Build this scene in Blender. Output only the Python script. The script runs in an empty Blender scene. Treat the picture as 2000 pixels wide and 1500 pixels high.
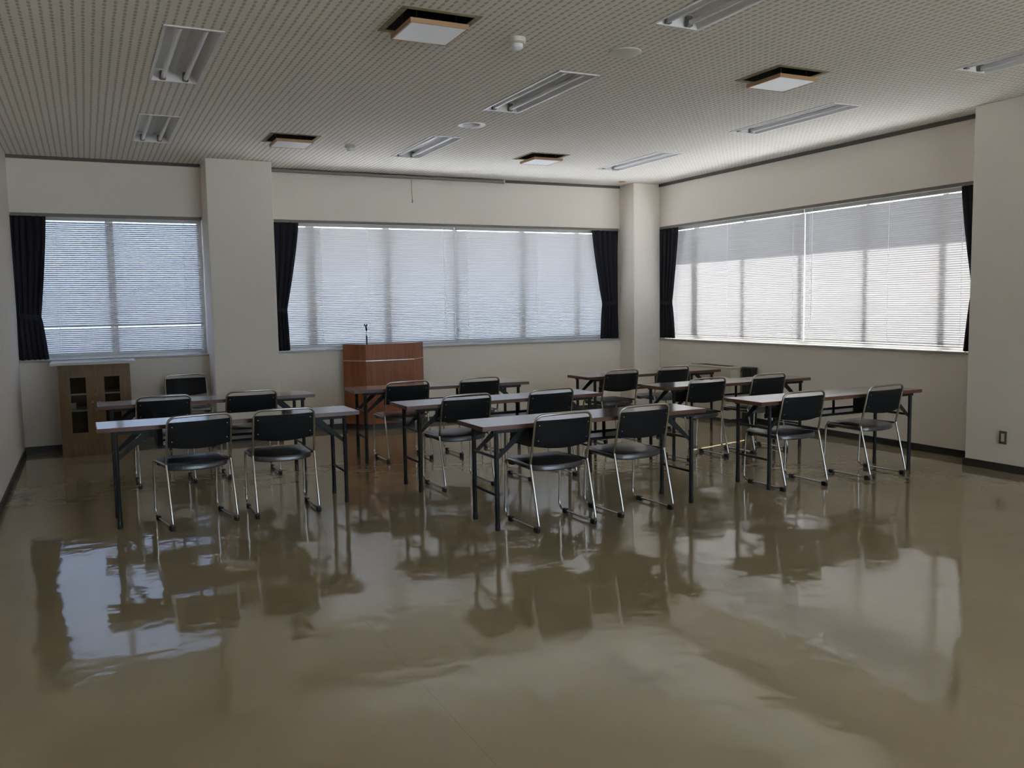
import bpy, bmesh, math, random
from mathutils import Vector, Matrix

random.seed(7)
scene = bpy.context.scene
col = scene.collection

# ------------------------------------------------------------------ camera
CAM_H = 1.4832
FOC_PX, YAW, PIT, ROL = 1702.78, math.radians(25.9242), math.radians(-5.1848), math.radians(-0.9627)
fw = Vector((math.sin(YAW) * math.cos(PIT), math.cos(YAW) * math.cos(PIT), math.sin(PIT)))
rt0 = Vector((math.cos(YAW), -math.sin(YAW), 0))
up0 = rt0.cross(fw)
rt = rt0 * math.cos(ROL) + up0 * math.sin(ROL)
up = -rt0 * math.sin(ROL) + up0 * math.cos(ROL)
cam_data = bpy.data.cameras.new('camera')
cam_data.sensor_fit = 'HORIZONTAL'
cam_data.sensor_width = 36.0
cam_data.lens = FOC_PX / 2000.0 * 36.0
cam_data.clip_start = 0.05
cam_data.clip_end = 500
cam = bpy.data.objects.new('camera', cam_data)
m3 = Matrix((rt, up, -fw)).transposed()
cam.matrix_world = Matrix.Translation((0, 0, CAM_H)) @ m3.to_4x4()
col.objects.link(cam)
scene.camera = cam

# ------------------------------------------------------------------ sky, sun, exposure
SUN_AZ, SUN_EL = math.radians(76.0), math.radians(45.0)     # azimuth from +Y towards +X
SUN_STRENGTH = 6.0
SKY_STRENGTH = 0.36
world = bpy.data.worlds.new('world')
scene.world = world
world.use_nodes = True
wn = world.node_tree.nodes
wl = world.node_tree.links
wn.clear()
w_out = wn.new('ShaderNodeOutputWorld')
w_bg = wn.new('ShaderNodeBackground')
w_tc = wn.new('ShaderNodeTexCoord')
w_sep = wn.new('ShaderNodeSeparateXYZ')
w_ramp = wn.new('ShaderNodeValToRGB')           # clear sky: pale at the horizon, bluer overhead
w_ramp.color_ramp.elements[0].position = 0.0
w_ramp.color_ramp.elements[0].color = (0.72, 0.86, 1.0, 1)
w_ramp.color_ramp.elements[1].position = 0.8
w_ramp.color_ramp.elements[1].color = (0.36, 0.56, 1.0, 1)
wl.new(w_tc.outputs['Generated'], w_sep.inputs[0])
wl.new(w_sep.outputs['Z'], w_ramp.inputs[0])
w_bg.inputs['Strength'].default_value = SKY_STRENGTH
wl.new(w_ramp.outputs[0], w_bg.inputs['Color'])
wl.new(w_bg.outputs[0], w_out.inputs['Surface'])

sun_dir = Vector((math.sin(SUN_AZ) * math.cos(SUN_EL), math.cos(SUN_AZ) * math.cos(SUN_EL), math.sin(SUN_EL)))
sun_data = bpy.data.lights.new('sun', 'SUN')
sun_data.energy = SUN_STRENGTH
sun_data.angle = math.radians(0.53)
sun_data.color = (1.0, 0.96, 0.9)
sun = bpy.data.objects.new('sun', sun_data)
sun.rotation_euler = sun_dir.to_track_quat('Z', 'Y').to_euler()
sun.location = (20, 8, 20)
col.objects.link(sun)

scene.view_settings.view_transform = 'Standard'
scene.view_settings.look = 'None'
scene.view_settings.gamma = 1.0
scene.view_settings.use_curve_mapping = False
scene.view_settings.exposure = 4.3
cy = scene.cycles
cy.use_denoising = True
cy.max_bounces = 14
cy.diffuse_bounces = 9
cy.glossy_bounces = 6
cy.transmission_bounces = 8
cy.transparent_max_bounces = 16
cy.caustics_reflective = False
cy.caustics_refractive = False
cy.sample_clamp_indirect = 8.0

# ------------------------------------------------------------------ room measures (metres)
XL, XR, YB, YF, H = -0.653, 7.254, 10.49, -5.0, 3.1136
SILL, HEAD = 0.98, 2.527
XP = 6.955                      # face of the near right pillar
PIL_L = (1.247, 1.948, 10.032)  # left pillar x0, x1, front y
PIL_C = (6.82, 10.13)           # corner pillar x0, y0
PIL_R = (4.25, 5.13)            # right pillar y0, y1
BB_H = 0.066

# ------------------------------------------------------------------ materials
def mat(name, color, rough=0.5, metal=0.0, spec=0.5, coat=0.0, coat_rough=0.1):
    m = bpy.data.materials.new(name)
    m.use_nodes = True
    b = m.node_tree.nodes['Principled BSDF']
    b.inputs['Base Color'].default_value = (*color, 1)
    b.inputs['Roughness'].default_value = rough
    b.inputs['Metallic'].default_value = metal
    b.inputs['Specular IOR Level'].default_value = spec
    b.inputs['Coat Weight'].default_value = coat
    b.inputs['Coat Roughness'].default_value = coat_rough
    return m

def nodes_of(m):
    return m.node_tree.nodes, m.node_tree.links, m.node_tree.nodes['Principled BSDF']

def add_noise_colour(m, c1, c2, scale, detail=3.0, stretch=(1, 1, 1), bump=0.0, bump_dist=0.002):
    n, l, b = nodes_of(m)
    tc = n.new('ShaderNodeTexCoord')
    mp = n.new('ShaderNodeMapping')
    mp.inputs['Scale'].default_value = stretch
    nz = n.new('ShaderNodeTexNoise')
    nz.inputs['Scale'].default_value = scale
    nz.inputs['Detail'].default_value = detail
    rp = n.new('ShaderNodeValToRGB')
    rp.color_ramp.elements[0].position = 0.3
    rp.color_ramp.elements[1].position = 0.7
    rp.color_ramp.elements[0].color = (*c1, 1)
    rp.color_ramp.elements[1].color = (*c2, 1)
    l.new(tc.outputs['Object'], mp.inputs['Vector'])
    l.new(mp.outputs[0], nz.inputs['Vector'])
    l.new(nz.outputs['Fac'], rp.inputs[0])
    l.new(rp.outputs[0], b.inputs['Base Color'])
    if bump:
        bp = n.new('ShaderNodeBump')
        bp.inputs['Strength'].default_value = bump
        bp.inputs['Distance'].default_value = bump_dist
        l.new(nz.outputs['Fac'], bp.inputs['Height'])
        l.new(bp.outputs[0], b.inputs['Normal'])
    return m

M = {}
M['wall'] = add_noise_colour(mat('wallpaper', (0.6, 0.57, 0.5), 0.85, spec=0.2), (0.765, 0.71, 0.64), (0.845, 0.785, 0.715), 90.0, 4.0, bump=0.25, bump_dist=0.002)
M['base'] = mat('baseboard vinyl', (0.028, 0.026, 0.024), 0.45)
M['crown'] = mat('dark cornice', (0.10, 0.09, 0.078), 0.6)
M['sill'] = mat('grey sill', (0.42, 0.41, 0.39), 0.35)
M['slat'] = mat('blind slat', (0.63, 0.62, 0.62), 0.35, spec=0.5)
M['cord'] = mat('blind cord', (0.85, 0.85, 0.85), 0.7)
M['rail'] = mat('blind rail', (0.62, 0.61, 0.60), 0.4)
M['track'] = mat('curtain track', (0.20, 0.18, 0.15), 0.5)
M['alu'] = mat('window aluminium', (0.48, 0.47, 0.46), 0.4, metal=0.3)
M['curtain'] = add_noise_colour(mat('curtain cloth', (0.012, 0.012, 0.018), 0.9, spec=0.15), (0.020, 0.020, 0.027), (0.030, 0.029, 0.039), 120.0, 3.0, bump=0.2)
M['concrete'] = mat('outside plaster', (0.45, 0.44, 0.42), 0.9)
M['ground'] = add_noise_colour(mat('outside paving', (0.4, 0.4, 0.38), 0.9), (0.43, 0.44, 0.45), (0.51, 0.52, 0.53), 0.6)
M['chrome'] = mat('chrome tube', (0.50, 0.48, 0.455), 0.15, metal=1.0)
M['vinyl'] = add_noise_colour(mat('black vinyl', (0.012, 0.012, 0.014), 0.6, spec=0.22), (0.007, 0.007, 0.008), (0.011, 0.011, 0.013), 300.0, 2.0, bump=0.15, bump_dist=0.0006)
M['seatvinyl'] = add_noise_colour(mat('dark navy seat vinyl', (0.022, 0.024, 0.032), 0.30, spec=0.7, coat=0.7, coat_rough=0.22), (0.020, 0.021, 0.028), (0.027, 0.028, 0.037), 300.0, 2.0, bump=0.15, bump_dist=0.0006)
M['rubber'] = mat('black rubber', (0.012, 0.012, 0.012), 0.6)
M['steel'] = mat('dark painted steel', (0.016, 0.018, 0.019), 0.5, spec=0.3)
M['shelfsteel'] = mat('dark glossy shelf steel', (0.022, 0.022, 0.025), 0.22)
M['rivet'] = mat('rivet metal', (0.30, 0.29, 0.27), 0.4, metal=1.0)
M['white_metal'] = mat('white enamel', (0.74, 0.73, 0.73), 0.35)
M['tube'] = mat('fluorescent tube glass', (0.72, 0.72, 0.73), 0.2)
M['socket'] = mat('lamp socket', (0.20, 0.18, 0.15), 0.5)
M['duct'] = mat('dark duct', (0.006, 0.006, 0.006), 0.9)
M['pan'] = mat('white diffuser pan', (0.80, 0.82, 0.86), 0.35)
M['panrim'] = mat('brown diffuser rim', (0.42, 0.24, 0.12), 0.5)
M['stain'] = add_noise_colour(mat('dusty ceiling border', (0.25, 0.21, 0.11), 0.9), (0.22, 0.19, 0.10), (0.34, 0.30, 0.19), 30.0)
M['beigeplastic'] = mat('cream plastic', (0.60, 0.57, 0.49), 0.45)
M['unit'] = mat('cream enamel', (0.58, 0.53, 0.42), 0.4)
M['blackplastic'] = mat('black plastic', (0.012, 0.012, 0.014), 0.4)
M['brownwire'] = mat('brown flex', (0.12, 0.06, 0.03), 0.5)
M['silver'] = mat('thin silver strip', (0.7, 0.7, 0.68), 0.3, metal=1.0)
M['screencase'] = mat('grey screen casing', (0.24, 0.225, 0.20), 0.45)
M['plate'] = mat('grey outlet plate', (0.12, 0.11, 0.095), 0.4, metal=0.4)
M['caplaminate'] = mat('pale grey laminate', (0.50, 0.49, 0.49), 0.16, coat=0.4, coat_rough=0.08)
M['papers'] = mat('white card', (0.6, 0.6, 0.6), 0.8)

# glass pane: mostly clear with a soft reflection
g = bpy.data.materials.new('window glass')
g.use_nodes = True
gn, gl = g.node_tree.nodes, g.node_tree.links
gn.clear()
go = gn.new('ShaderNodeOutputMaterial')
gm = gn.new('ShaderNodeMixShader')
gt = gn.new('ShaderNodeBsdfTransparent')
gt.inputs['Color'].default_value = (0.92, 0.95, 0.96, 1)
gg = gn.new('ShaderNodeBsdfGlossy')
gg.inputs['Roughness'].default_value = 0.03
gm.inputs[0].default_value = 0.03
gl.new(gt.outputs[0], gm.inputs[1])
gl.new(gg.outputs[0], gm.inputs[2])
gl.new(gm.outputs[0], go.inputs['Surface'])
M['glass'] = g

def pane_material(name, tint, gloss):
    m = g.copy()
    m.name = name
    for q in m.node_tree.nodes:
        if q.type == 'BSDF_TRANSPARENT':
            q.inputs['Color'].default_value = (*tint, 1)
        if q.type == 'MIX_SHADER':
            q.inputs[0].default_value = gloss
    return m
M['dimming_glass'] = pane_material('blue-grey dimming glass', (0.43, 0.45, 0.485), 0.03)  # added tint, dims and cools the daylight at the left window
M['grey_glass'] = pane_material('grey dimming window glass', (0.66, 0.67, 0.68), 0.03)  # added tint, cuts daylight at the back and right windows against the fill
M['cabinet_glass'] = pane_material('cabinet glass', (0.80, 0.82, 0.80), 0.006)

def wood(name, c1, c2, rough, scale=2.0, stretch=(1, 1, 14), coat=0.0):
    m = mat(name, c1, rough, coat=coat, coat_rough=0.12)
    n, l, b = nodes_of(m)
    tc = n.new('ShaderNodeTexCoord')
    mp = n.new('ShaderNodeMapping')
    mp.inputs['Scale'].default_value = stretch
    nz = n.new('ShaderNodeTexNoise')
    nz.inputs['Scale'].default_value = scale
    nz.inputs['Detail'].default_value = 6.0
    nz.inputs['Roughness'].default_value = 0.65
    rp = n.new('ShaderNodeValToRGB')
    rp.color_ramp.elements[0].position = 0.35
    rp.color_ramp.elements[1].position = 0.68
    rp.color_ramp.elements[0].color = (*c1, 1)
    rp.color_ramp.elements[1].color = (*c2, 1)
    l.new(tc.outputs['Object'], mp.inputs['Vector'])
    l.new(mp.outputs[0], nz.inputs['Vector'])
    l.new(nz.outputs['Fac'], rp.inputs[0])
    l.new(rp.outputs[0], b.inputs['Base Color'])
    return m

M['tabletop'] = wood('rosewood laminate', (0.085, 0.035, 0.022), (0.14, 0.062, 0.038), 0.16, 3.0, (0.6, 12, 1), coat=1.0)
M['tableedge'] = wood('rosewood edge band', (0.10, 0.042, 0.028), (0.16, 0.07, 0.045), 0.35, 3.0, (0.6, 12, 12))
M['lectern'] = wood('reddish veneer', (0.25, 0.075, 0.028), (0.36, 0.12, 0.05), 0.45, 3.0, (9, 9, 0.8))
M['cabinet'] = wood('honey veneer', (0.135, 0.075, 0.024), (0.20, 0.115, 0.042), 0.45, 3.0, (9, 9, 0.8))

# ceiling board: rows of short dark fissures
def ceiling_material():
    m = mat('fissured ceiling board', (0.6, 0.58, 0.5), 0.9, spec=0.1)
    n, l, b = nodes_of(m)
    tc = n.new('ShaderNodeTexCoord')
    sp = n.new('ShaderNodeSeparateXYZ')
    l.new(tc.outputs['Object'], sp.inputs[0])
    nz = n.new('ShaderNodeTexNoise')
    nz.inputs['Scale'].default_value = 14.0
    nz.inputs['Detail'].default_value = 2.0
    l.new(tc.outputs['Object'], nz.inputs['Vector'])
    def mth(op, a, bb=None, c=None):
        q = n.new('ShaderNodeMath')
        q.operation = op
        for i, v in enumerate((a, bb, c)):
            if v is None:
                continue
            if isinstance(v, (int, float)):
                q.inputs[i].default_value = v
            else:
                l.new(v, q.inputs[i])
        return q.outputs[0]
    wob = mth('MULTIPLY_ADD', nz.outputs['Fac'], 0.012, -0.006)
    px = mth('ADD', sp.outputs['X'], wob)
    fx = mth('ABSOLUTE', mth('SUBTRACT', mth('FRACT', mth('DIVIDE', px, 0.0517)), 0.5))
    py = mth('MULTIPLY_ADD', nz.outputs['Fac'], 0.03, sp.outputs['Y'])
    fy = mth('ABSOLUTE', mth('SUBTRACT', mth('FRACT', mth('DIVIDE', py, 0.0590)), 0.5))
    # an elongated soft dash inside every cell (long along Y)
    ex = mth('POWER', mth('DIVIDE', fx, 0.19), 2.0)
    ey = mth('POWER', mth('DIVIDE', fy, 0.44), 2.0)
    d = mth('ADD', ex, ey)
    mr = n.new('ShaderNodeMapRange')
    mr.inputs['From Min'].default_value = 0.55
    mr.inputs['From Max'].default_value = 1.25
    l.new(d, mr.inputs['Value'])
    mx = n.new('ShaderNodeMixRGB')
    mx.inputs[1].default_value = (0.50, 0.47, 0.41, 1)
    mx.inputs[2].default_value = (0.82, 0.785, 0.73, 1)
    l.new(mr.outputs[0], mx.inputs[0])
    l.new(mx.outputs[0], b.inputs['Base Color'])
    bp = n.new('ShaderNodeBump')
    bp.inputs['Strength'].default_value = 0.4
    bp.inputs['Distance'].default_value = 0.004
    l.new(mr.outputs[0], bp.inputs['Height'])
    l.new(bp.outputs[0], b.inputs['Normal'])
    return m
M['ceiling'] = ceiling_material()

# polished sheet vinyl: low waves in the wax, faint seams, scuffs
def floor_material():
    m = mat('polished sheet vinyl', (0.33, 0.28, 0.185), 0.09, spec=0.55, coat=0.25, coat_rough=0.05)
    n, l, b = nodes_of(m)
    tc = n.new('ShaderNodeTexCoord')
    sp = n.new('ShaderNodeSeparateXYZ')
    l.new(tc.outputs['Object'], sp.inputs[0])
    nz = n.new('ShaderNodeTexNoise')
    nz.inputs['Scale'].default_value = 1.1
    nz.inputs['Detail'].default_value = 5.0
    l.new(tc.outputs['Object'], nz.inputs['Vector'])
    rp = n.new('ShaderNodeValToRGB')
    rp.color_ramp.elements[0].position = 0.25
    rp.color_ramp.elements[1].position = 0.75
    rp.color_ramp.elements[0].color = (0.305, 0.250, 0.148, 1)
    rp.color_ramp.elements[1].color = (0.365, 0.30, 0.183, 1)
    l.new(nz.outputs['Fac'], rp.inputs[0])
    # seams every 1.86 m along X
    a = n.new('ShaderNodeMath'); a.operation = 'SUBTRACT'; a.inputs[1].default_value = 1.115 - 0.93
    l.new(sp.outputs['X'], a.inputs[0])
    d = n.new('ShaderNodeMath'); d.operation = 'DIVIDE'; d.inputs[1].default_value = 1.86
    l.new(a.outputs[0], d.inputs[0])
    f = n.new('ShaderNodeMath'); f.operation = 'FRACT'
    l.new(d.outputs[0], f.inputs[0])
    s = n.new('ShaderNodeMath'); s.operation = 'SUBTRACT'; s.inputs[1].default_value = 0.5
    l.new(f.outputs[0], s.inputs[0])
    ab = n.new('ShaderNodeMath'); ab.operation = 'ABSOLUTE'
    l.new(s.outputs[0], ab.inputs[0])
    lt = n.new('ShaderNodeMath'); lt.operation = 'LESS_THAN'; lt.inputs[1].default_value = 0.0012
    l.new(ab.outputs[0], lt.inputs[0])
    sm = n.new('ShaderNodeMath'); sm.operation = 'MULTIPLY'; sm.inputs[1].default_value = 0.18
    l.new(lt.outputs[0], sm.inputs[0])
    mx = n.new('ShaderNodeMixRGB')
    mx.inputs[2].default_value = (0.10, 0.08, 0.05, 1)
    l.new(sm.outputs[0], mx.inputs[0])
    l.new(rp.outputs[0], mx.inputs[1])
    l.new(mx.outputs[0], b.inputs['Base Color'])
    # roughness patches
    nr = n.new('ShaderNodeTexNoise')
    nr.inputs['Scale'].default_value = 0.9
    nr.inputs['Detail'].default_value = 6.0
    l.new(tc.outputs['Object'], nr.inputs['Vector'])
    mr = n.new('ShaderNodeMapRange')
    mr.inputs['From Min'].default_value = 0.3
    mr.inputs['From Max'].default_value = 0.7
    mr.inputs['To Min'].default_value = 0.035
    mr.inputs['To Max'].default_value = 0.10
    l.new(nr.outputs['Fac'], mr.inputs['Value'])
    l.new(mr.outputs[0], b.inputs['Roughness'])
    # waves
    n1 = n.new('ShaderNodeTexNoise')
    n1.inputs['Scale'].default_value = 5.0
    n1.inputs['Detail'].default_value = 2.0
    l.new(tc.outputs['Object'], n1.inputs['Vector'])
    n2 = n.new('ShaderNodeTexNoise')
    n2.inputs['Scale'].default_value = 22.0
    n2.inputs['Detail'].default_value = 2.0
    l.new(tc.outputs['Object'], n2.inputs['Vector'])
    b1 = n.new('ShaderNodeBump')
    b1.inputs['Strength'].default_value = 0.20
    b1.inputs['Distance'].default_value = 0.012
    l.new(n1.outputs['Fac'], b1.inputs['Height'])
    b2 = n.new('ShaderNodeBump')
    b2.inputs['Strength'].default_value = 0.07
    b2.inputs['Distance'].default_value = 0.003
    l.new(n2.outputs['Fac'], b2.inputs['Height'])
    l.new(b1.outputs[0], b2.inputs['Normal'])
    l.new(b2.outputs[0], b.inputs['Normal'])
    l.new(b2.outputs[0], b.inputs['Coat Normal'])
    return m
M['floor'] = floor_material()

# ------------------------------------------------------------------ mesh helpers
def new_bm():
    return bmesh.new()

def add_box(bm, x0, x1, y0, y1, z0, z1, bevel=0.0, seg=1):
    r = bmesh.ops.create_cube(bm, size=1.0)
    vs = r['verts']
    for v in vs:
        v.co = Vector((x0 + (v.co.x + 0.5) * (x1 - x0), y0 + (v.co.y + 0.5) * (y1 - y0), z0 + (v.co.z + 0.5) * (z1 - z0)))
    if bevel:
        es = list({e for v in vs for e in v.link_edges})
        bmesh.ops.bevel(bm, geom=es, offset=bevel, segments=seg, affect='EDGES', profile=0.5)

def fillet(pts, radii, n=5):
    out = [Vector(pts[0])]
    for i in range(1, len(pts) - 1):
        p, a, b = Vector(pts[i]), Vector(pts[i - 1]), Vector(pts[i + 1])
        r = radii[i] if isinstance(radii, (list, tuple)) else radii
        if r <= 0:
            out.append(p); continue
        da, db = (a - p), (b - p)
        t = min(r, da.length * 0.49, db.length * 0.49)
        s, e = p + da.normalized() * t, p + db.normalized() * t
        for k in range(n + 1):
            u = k / n
            out.append(s * (1 - u) ** 2 + p * 2 * u * (1 - u) + e * u * u)
    out.append(Vector(pts[-1]))
    return out

def add_tube(bm, pts, r, seg=8, closed=False, cap=True):
    pts = [Vector(p) for p in pts]
    n = len(pts)
    rings = []
    prev = None
    for i, p in enumerate(pts):
        if closed:
            d = pts[(i + 1) % n] - pts[i - 1]
        else:
            d = pts[min(i + 1, n - 1)] - pts[max(i - 1, 0)]
        d.normalize()
        if prev is None:
            ref = Vector((0, 0, 1)) if abs(d.z) < 0.9 else Vector((1, 0, 0))
            u = d.cross(ref).normalized()
        else:
            u = (prev - d * prev.dot(d)).normalized()
        prev = u
        w = d.cross(u)
        rings.append([bm.verts.new(p + (u * math.cos(2 * math.pi * k / seg) + w * math.sin(2 * math.pi * k / seg)) * r) for k in range(seg)])
    m = n if closed else n - 1
    for i in range(m):
        A, B = rings[i], rings[(i + 1) % n]
        off = 0
        if closed and i == n - 1:
            off = min(range(seg), key=lambda o: (A[0].co - B[o].co).length)
        for k in range(seg):
            bm.faces.new((A[k], A[(k + 1) % seg], B[(k + 1 + off) % seg], B[(k + off) % seg]))
    if cap and not closed:
        bm.faces.new(rings[0][::-1])
        bm.faces.new(rings[-1])

def add_lathe(bm, profile, center, seg=24):
    """profile: list of (radius, z); axis vertical"""
    cx, cy_, cz = center
    rings = []
    for r, z in profile:
        rings.append([bm.verts.new((cx + r * math.cos(2 * math.pi * k / seg), cy_ + r * math.sin(2 * math.pi * k / seg), cz + z)) for k in range(seg)])
    for A, B in zip(rings, rings[1:]):
        for k in range(seg):
            bm.faces.new((A[k], A[(k + 1) % seg], B[(k + 1) % seg], B[k]))
    bm.faces.new(rings[0][::-1])
    bm.faces.new(rings[-1])

def add_prism(bm, poly, z0, z1):
    a = [bm.verts.new((x, y, z0)) for x, y in poly]
    b = [bm.verts.new((x, y, z1)) for x, y in poly]
    n = len(poly)
    for i in range(n):
        bm.faces.new((a[i], a[(i + 1) % n], b[(i + 1) % n], b[i]))
    bm.faces.new(a[::-1])
    bm.faces.new(b)

def obj(name, bm, material, parent=None, smooth=False, loc=(0, 0, 0)):
    bmesh.ops.recalc_face_normals(bm, faces=bm.faces[:])
    me = bpy.data.meshes.new(name)
    bm.to_mesh(me)
    bm.free()
    me.materials.append(M[material] if isinstance(material, str) else material)
    if smooth:
        for p in me.polygons:
            p.use_smooth = True
        try:
            me.set_sharp_from_angle(angle=math.radians(40))
        except Exception:
            pass
    o = bpy.data.objects.new(name, me)
    o.location = loc
    col.objects.link(o)
    if parent is not None:
        o.parent = parent
    return o

def struct(name, bm, material, parent=None, smooth=False):
    o = obj(name, bm, material, parent, smooth)
    if parent is None:
        o['kind'] = 'structure'
    return o

def thing(name, label, cat, loc=(0, 0, 0), rotz=0.0, group=None):
    o = bpy.data.objects.new(name, None)
    o.empty_display_size = 0.1
    o.location = loc
    o.rotation_euler = (0, 0, rotz)
    col.objects.link(o)
    tag(o, label, cat, group)
    return o

def tag(o, label, cat, group=None):
    o['label'] = label
    o['category'] = cat
    if group:
        o['group'] = group
    return o

def dup(root, loc, rotz, label):
    r = root.copy()
    col.objects.link(r)
    r.location = loc
    r.rotation_euler = (0, 0, rotz)
    r['label'] = label
    for ch in list(root.children):
        c = ch.copy()
        col.objects.link(c)
        c.parent = r
        for gch in list(ch.children):
            d = gch.copy()
            col.objects.link(d)
            d.parent = c
    return r

# ================================================================== THE SETTING
# floor
bm = new_bm()
add_box(bm, XL - 0.15, XR + 0.30, YF - 0.30, YB + 0.30, -0.25, 0.0)
struct('floor', bm, 'floor')

# outside: ground, eaves
bm = new_bm()
add_box(bm, -60, 90, -60, 110, -4.4, -4.2)
struct('ground', bm, 'ground')
bm = new_bm()
add_box(bm, XR + 0.30, XR + 0.88, YF, YB + 0.88, 2.78, 2.90)
add_box(bm, XL - 0.15, XR + 0.30, YB + 0.30, YB + 0.88, 2.78, 2.90)
struct('trim_1', bm, 'concrete')

# openings in the ceiling
FX_X = [(0.505, 0.815), (3.09, 3.395), (5.70, 6.00)]
FX_Y = [(3.08, 4.36), (5.50, 6.79), (8.00, 9.24)]
FIXT = [(0, 1), (0, 2), (1, 0), (1, 1), (1, 2), (2, 0), (2, 1), (2, 2)]
PAN_C = [(1.88, 4.885), (4.665, 5.005), (1.875, 8.63), (4.64, 8.71)]
PAN_R = 0.202
DOWN_C, DOWN_R = (3.235, 7.405), 0.085
holes = []
for i, j in FIXT:
    holes.append((FX_X[i][0], FX_X[i][1], FX_Y[j][0], FX_Y[j][1]))
for cx, cyy in PAN_C:
    holes.append((cx - PAN_R, cx + PAN_R, cyy - PAN_R, cyy + PAN_R))
holes.append((DOWN_C[0] - DOWN_R, DOWN_C[0] + DOWN_R, DOWN_C[1] - DOWN_R, DOWN_C[1] + DOWN_R))
xs = sorted({XL - 0.1, XR + 0.1, *[h[0] for h in holes], *[h[1] for h in holes]})
ys = sorted({YF - 0.1, YB + 0.1, *[h[2] for h in holes], *[h[3] for h in holes]})
bm = new_bm()
vv = {}
def gv(x, y):
    k = (round(x, 5), round(y, 5))
    if k not in vv:
        vv[k] = bm.verts.new((x, y, H))
    return vv[k]
for a, b2 in zip(xs, xs[1:]):
    for c, d in zip(ys, ys[1:]):
        mx_, my_ = (a + b2) / 2, (c + d) / 2
        if any(h[0] < mx_ < h[1] and h[2] < my_ < h[3] for h in holes):
            continue
        bm.faces.new((gv(a, c), gv(a, d), gv(b2, d), gv(b2, c)))
ceil = struct('ceiling', bm, 'ceiling')
# slab above the ceiling void
bm = new_bm()
add_box(bm, XL - 0.15, XR + 0.30, YF - 0.30, YB + 0.30, H + 0.32, H + 0.5)
struct('ceiling_slab', bm, 'concrete')

# walls
WT = 0.30
FILL_WIN = (1.7, 7.15)   # added opening behind the camera, lets in fill light
FILL_WIN_Z = (0.25, 2.95)
bm = new_bm()
add_box(bm, XL - 0.15, XL, YF - 0.15, YB + WT, -0.1, H + 0.33)
struct('wall_left', bm, 'wall')
bm = new_bm()
add_box(bm, XL, XR + WT, YF - WT, YF, -0.1, FILL_WIN_Z[0] - 0.02)
add_box(bm, XL, XR + WT, YF - WT, YF, FILL_WIN_Z[1], H + 0.33)
add_box(bm, XL, FILL_WIN[0], YF - WT, YF, FILL_WIN_Z[0] - 0.02, FILL_WIN_Z[1])
add_box(bm, FILL_WIN[1], XR + WT, YF - WT, YF, FILL_WIN_Z[0] - 0.02, FILL_WIN_Z[1])
struct('wall_front', bm, 'wall')
bm = new_bm()
add_box(bm, XL, XR + WT, YB, YB + WT, -0.1, SILL - 0.02)
add_box(bm, XL, XR + WT, YB, YB + WT, HEAD, H + 0.33)
add_box(bm, PIL_L[0], PIL_L[1], YB, YB + WT, SILL - 0.02, HEAD)
add_box(bm, PIL_C[0], XR + WT, YB, YB + WT, SILL - 0.02, HEAD)
struct('wall_back', bm, 'wall')
bm = new_bm()
add_box(bm, XR, XR + WT, YF, YB, -0.1, SILL - 0.02)
add_box(bm, XR, XR + WT, YF, YB, HEAD, H + 0.33)
add_box(bm, XR, XR + WT, PIL_C[1] + 0.08, YB, SILL - 0.02, HEAD)
add_box(bm, XR, XR + WT, YF, PIL_R[1] - 0.05, SILL - 0.02, HEAD)
struct('wall_right', bm, 'wall')
# pillars
bm = new_bm()
add_box(bm, PIL_L[0], PIL_L[1], PIL_L[2], YB, 0, H, bevel=0.006)
struct('wall_pillar_back', bm, 'wall')
bm = new_bm()
add_box(bm, PIL_C[0], XR, PIL_C[1], YB, 0, H, bevel=0.006)
struct('wall_pillar_corner', bm, 'wall')
bm = new_bm()
add_box(bm, XP, XR, PIL_R[0], PIL_R[1], 0, H, bevel=0.006)
struct('wall_pillar_right', bm, 'wall')

# baseboards
T = 0.012
bm = new_bm()
add_box(bm, XL, XL + T, YF, YB, 0, BB_H)
struct('baseboard_left', bm, 'base')
bm = new_bm()
add_box(bm, XL + T, PIL_L[0], YB - T, YB, 0, BB_H)
add_box(bm, PIL_L[1], PIL_C[0], YB - T, YB, 0, BB_H)
add_box(bm, PIL_L[0] - T, PIL_L[1] + T, PIL_L[2] - T, YB - T, 0, BB_H)
add_box(bm, PIL_C[0] - T, XR - T, PIL_C[1] - T, YB - T, 0, BB_H)
struct('baseboard_back', bm, 'base')
bm = new_bm()
add_box(bm, XR - T, XR, PIL_R[1] + T, PIL_C[1] - T, 0, BB_H)
add_box(bm, XP - T, XR - T, PIL_R[0] - T, PIL_R[1] + T, 0, BB_H)
add_box(bm, XR - T, XR, YF, PIL_R[0] - T, 0, BB_H)
struct('baseboard_right', bm, 'base')

# dark cornice between wall and ceiling
bm = new_bm()
add_box(bm, XL, PIL_L[0], YB - 0.018, YB, H - 0.034, H)
add_box(bm, PIL_L[1], PIL_C[0], YB - 0.018, YB, H - 0.034, H)
struct('trim_2', bm, 'crown')
bm = new_bm()
add_box(bm, XR - 0.018, XR, PIL_R[1], PIL_C[1], H - 0.038, H)
struct('trim_3', bm, 'crown')

# windows: frame, stiles, panes, sill, curtain track.  Local frame: u along the wall, d outward
def place(axis, u, d, z):
    if axis == 'front':
        return (u, YF - d, z)
    return (u, YB + d, z) if axis == 'back' else (XR + d, u, z)

def wbox(bm, axis, u0, u1, d0, d1, z0, z1, bevel=0.0):
    if axis == 'back':
        add_box(bm, u0, u1, YB + d0, YB + d1, z0, z1, bevel)
    elif axis == 'front':
        add_box(bm, u0, u1, YF - d1, YF - d0, z0, z1, bevel)
    else:
        add_box(bm, XR + d0, XR + d1, u0, u1, z0, z1, bevel)

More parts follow.
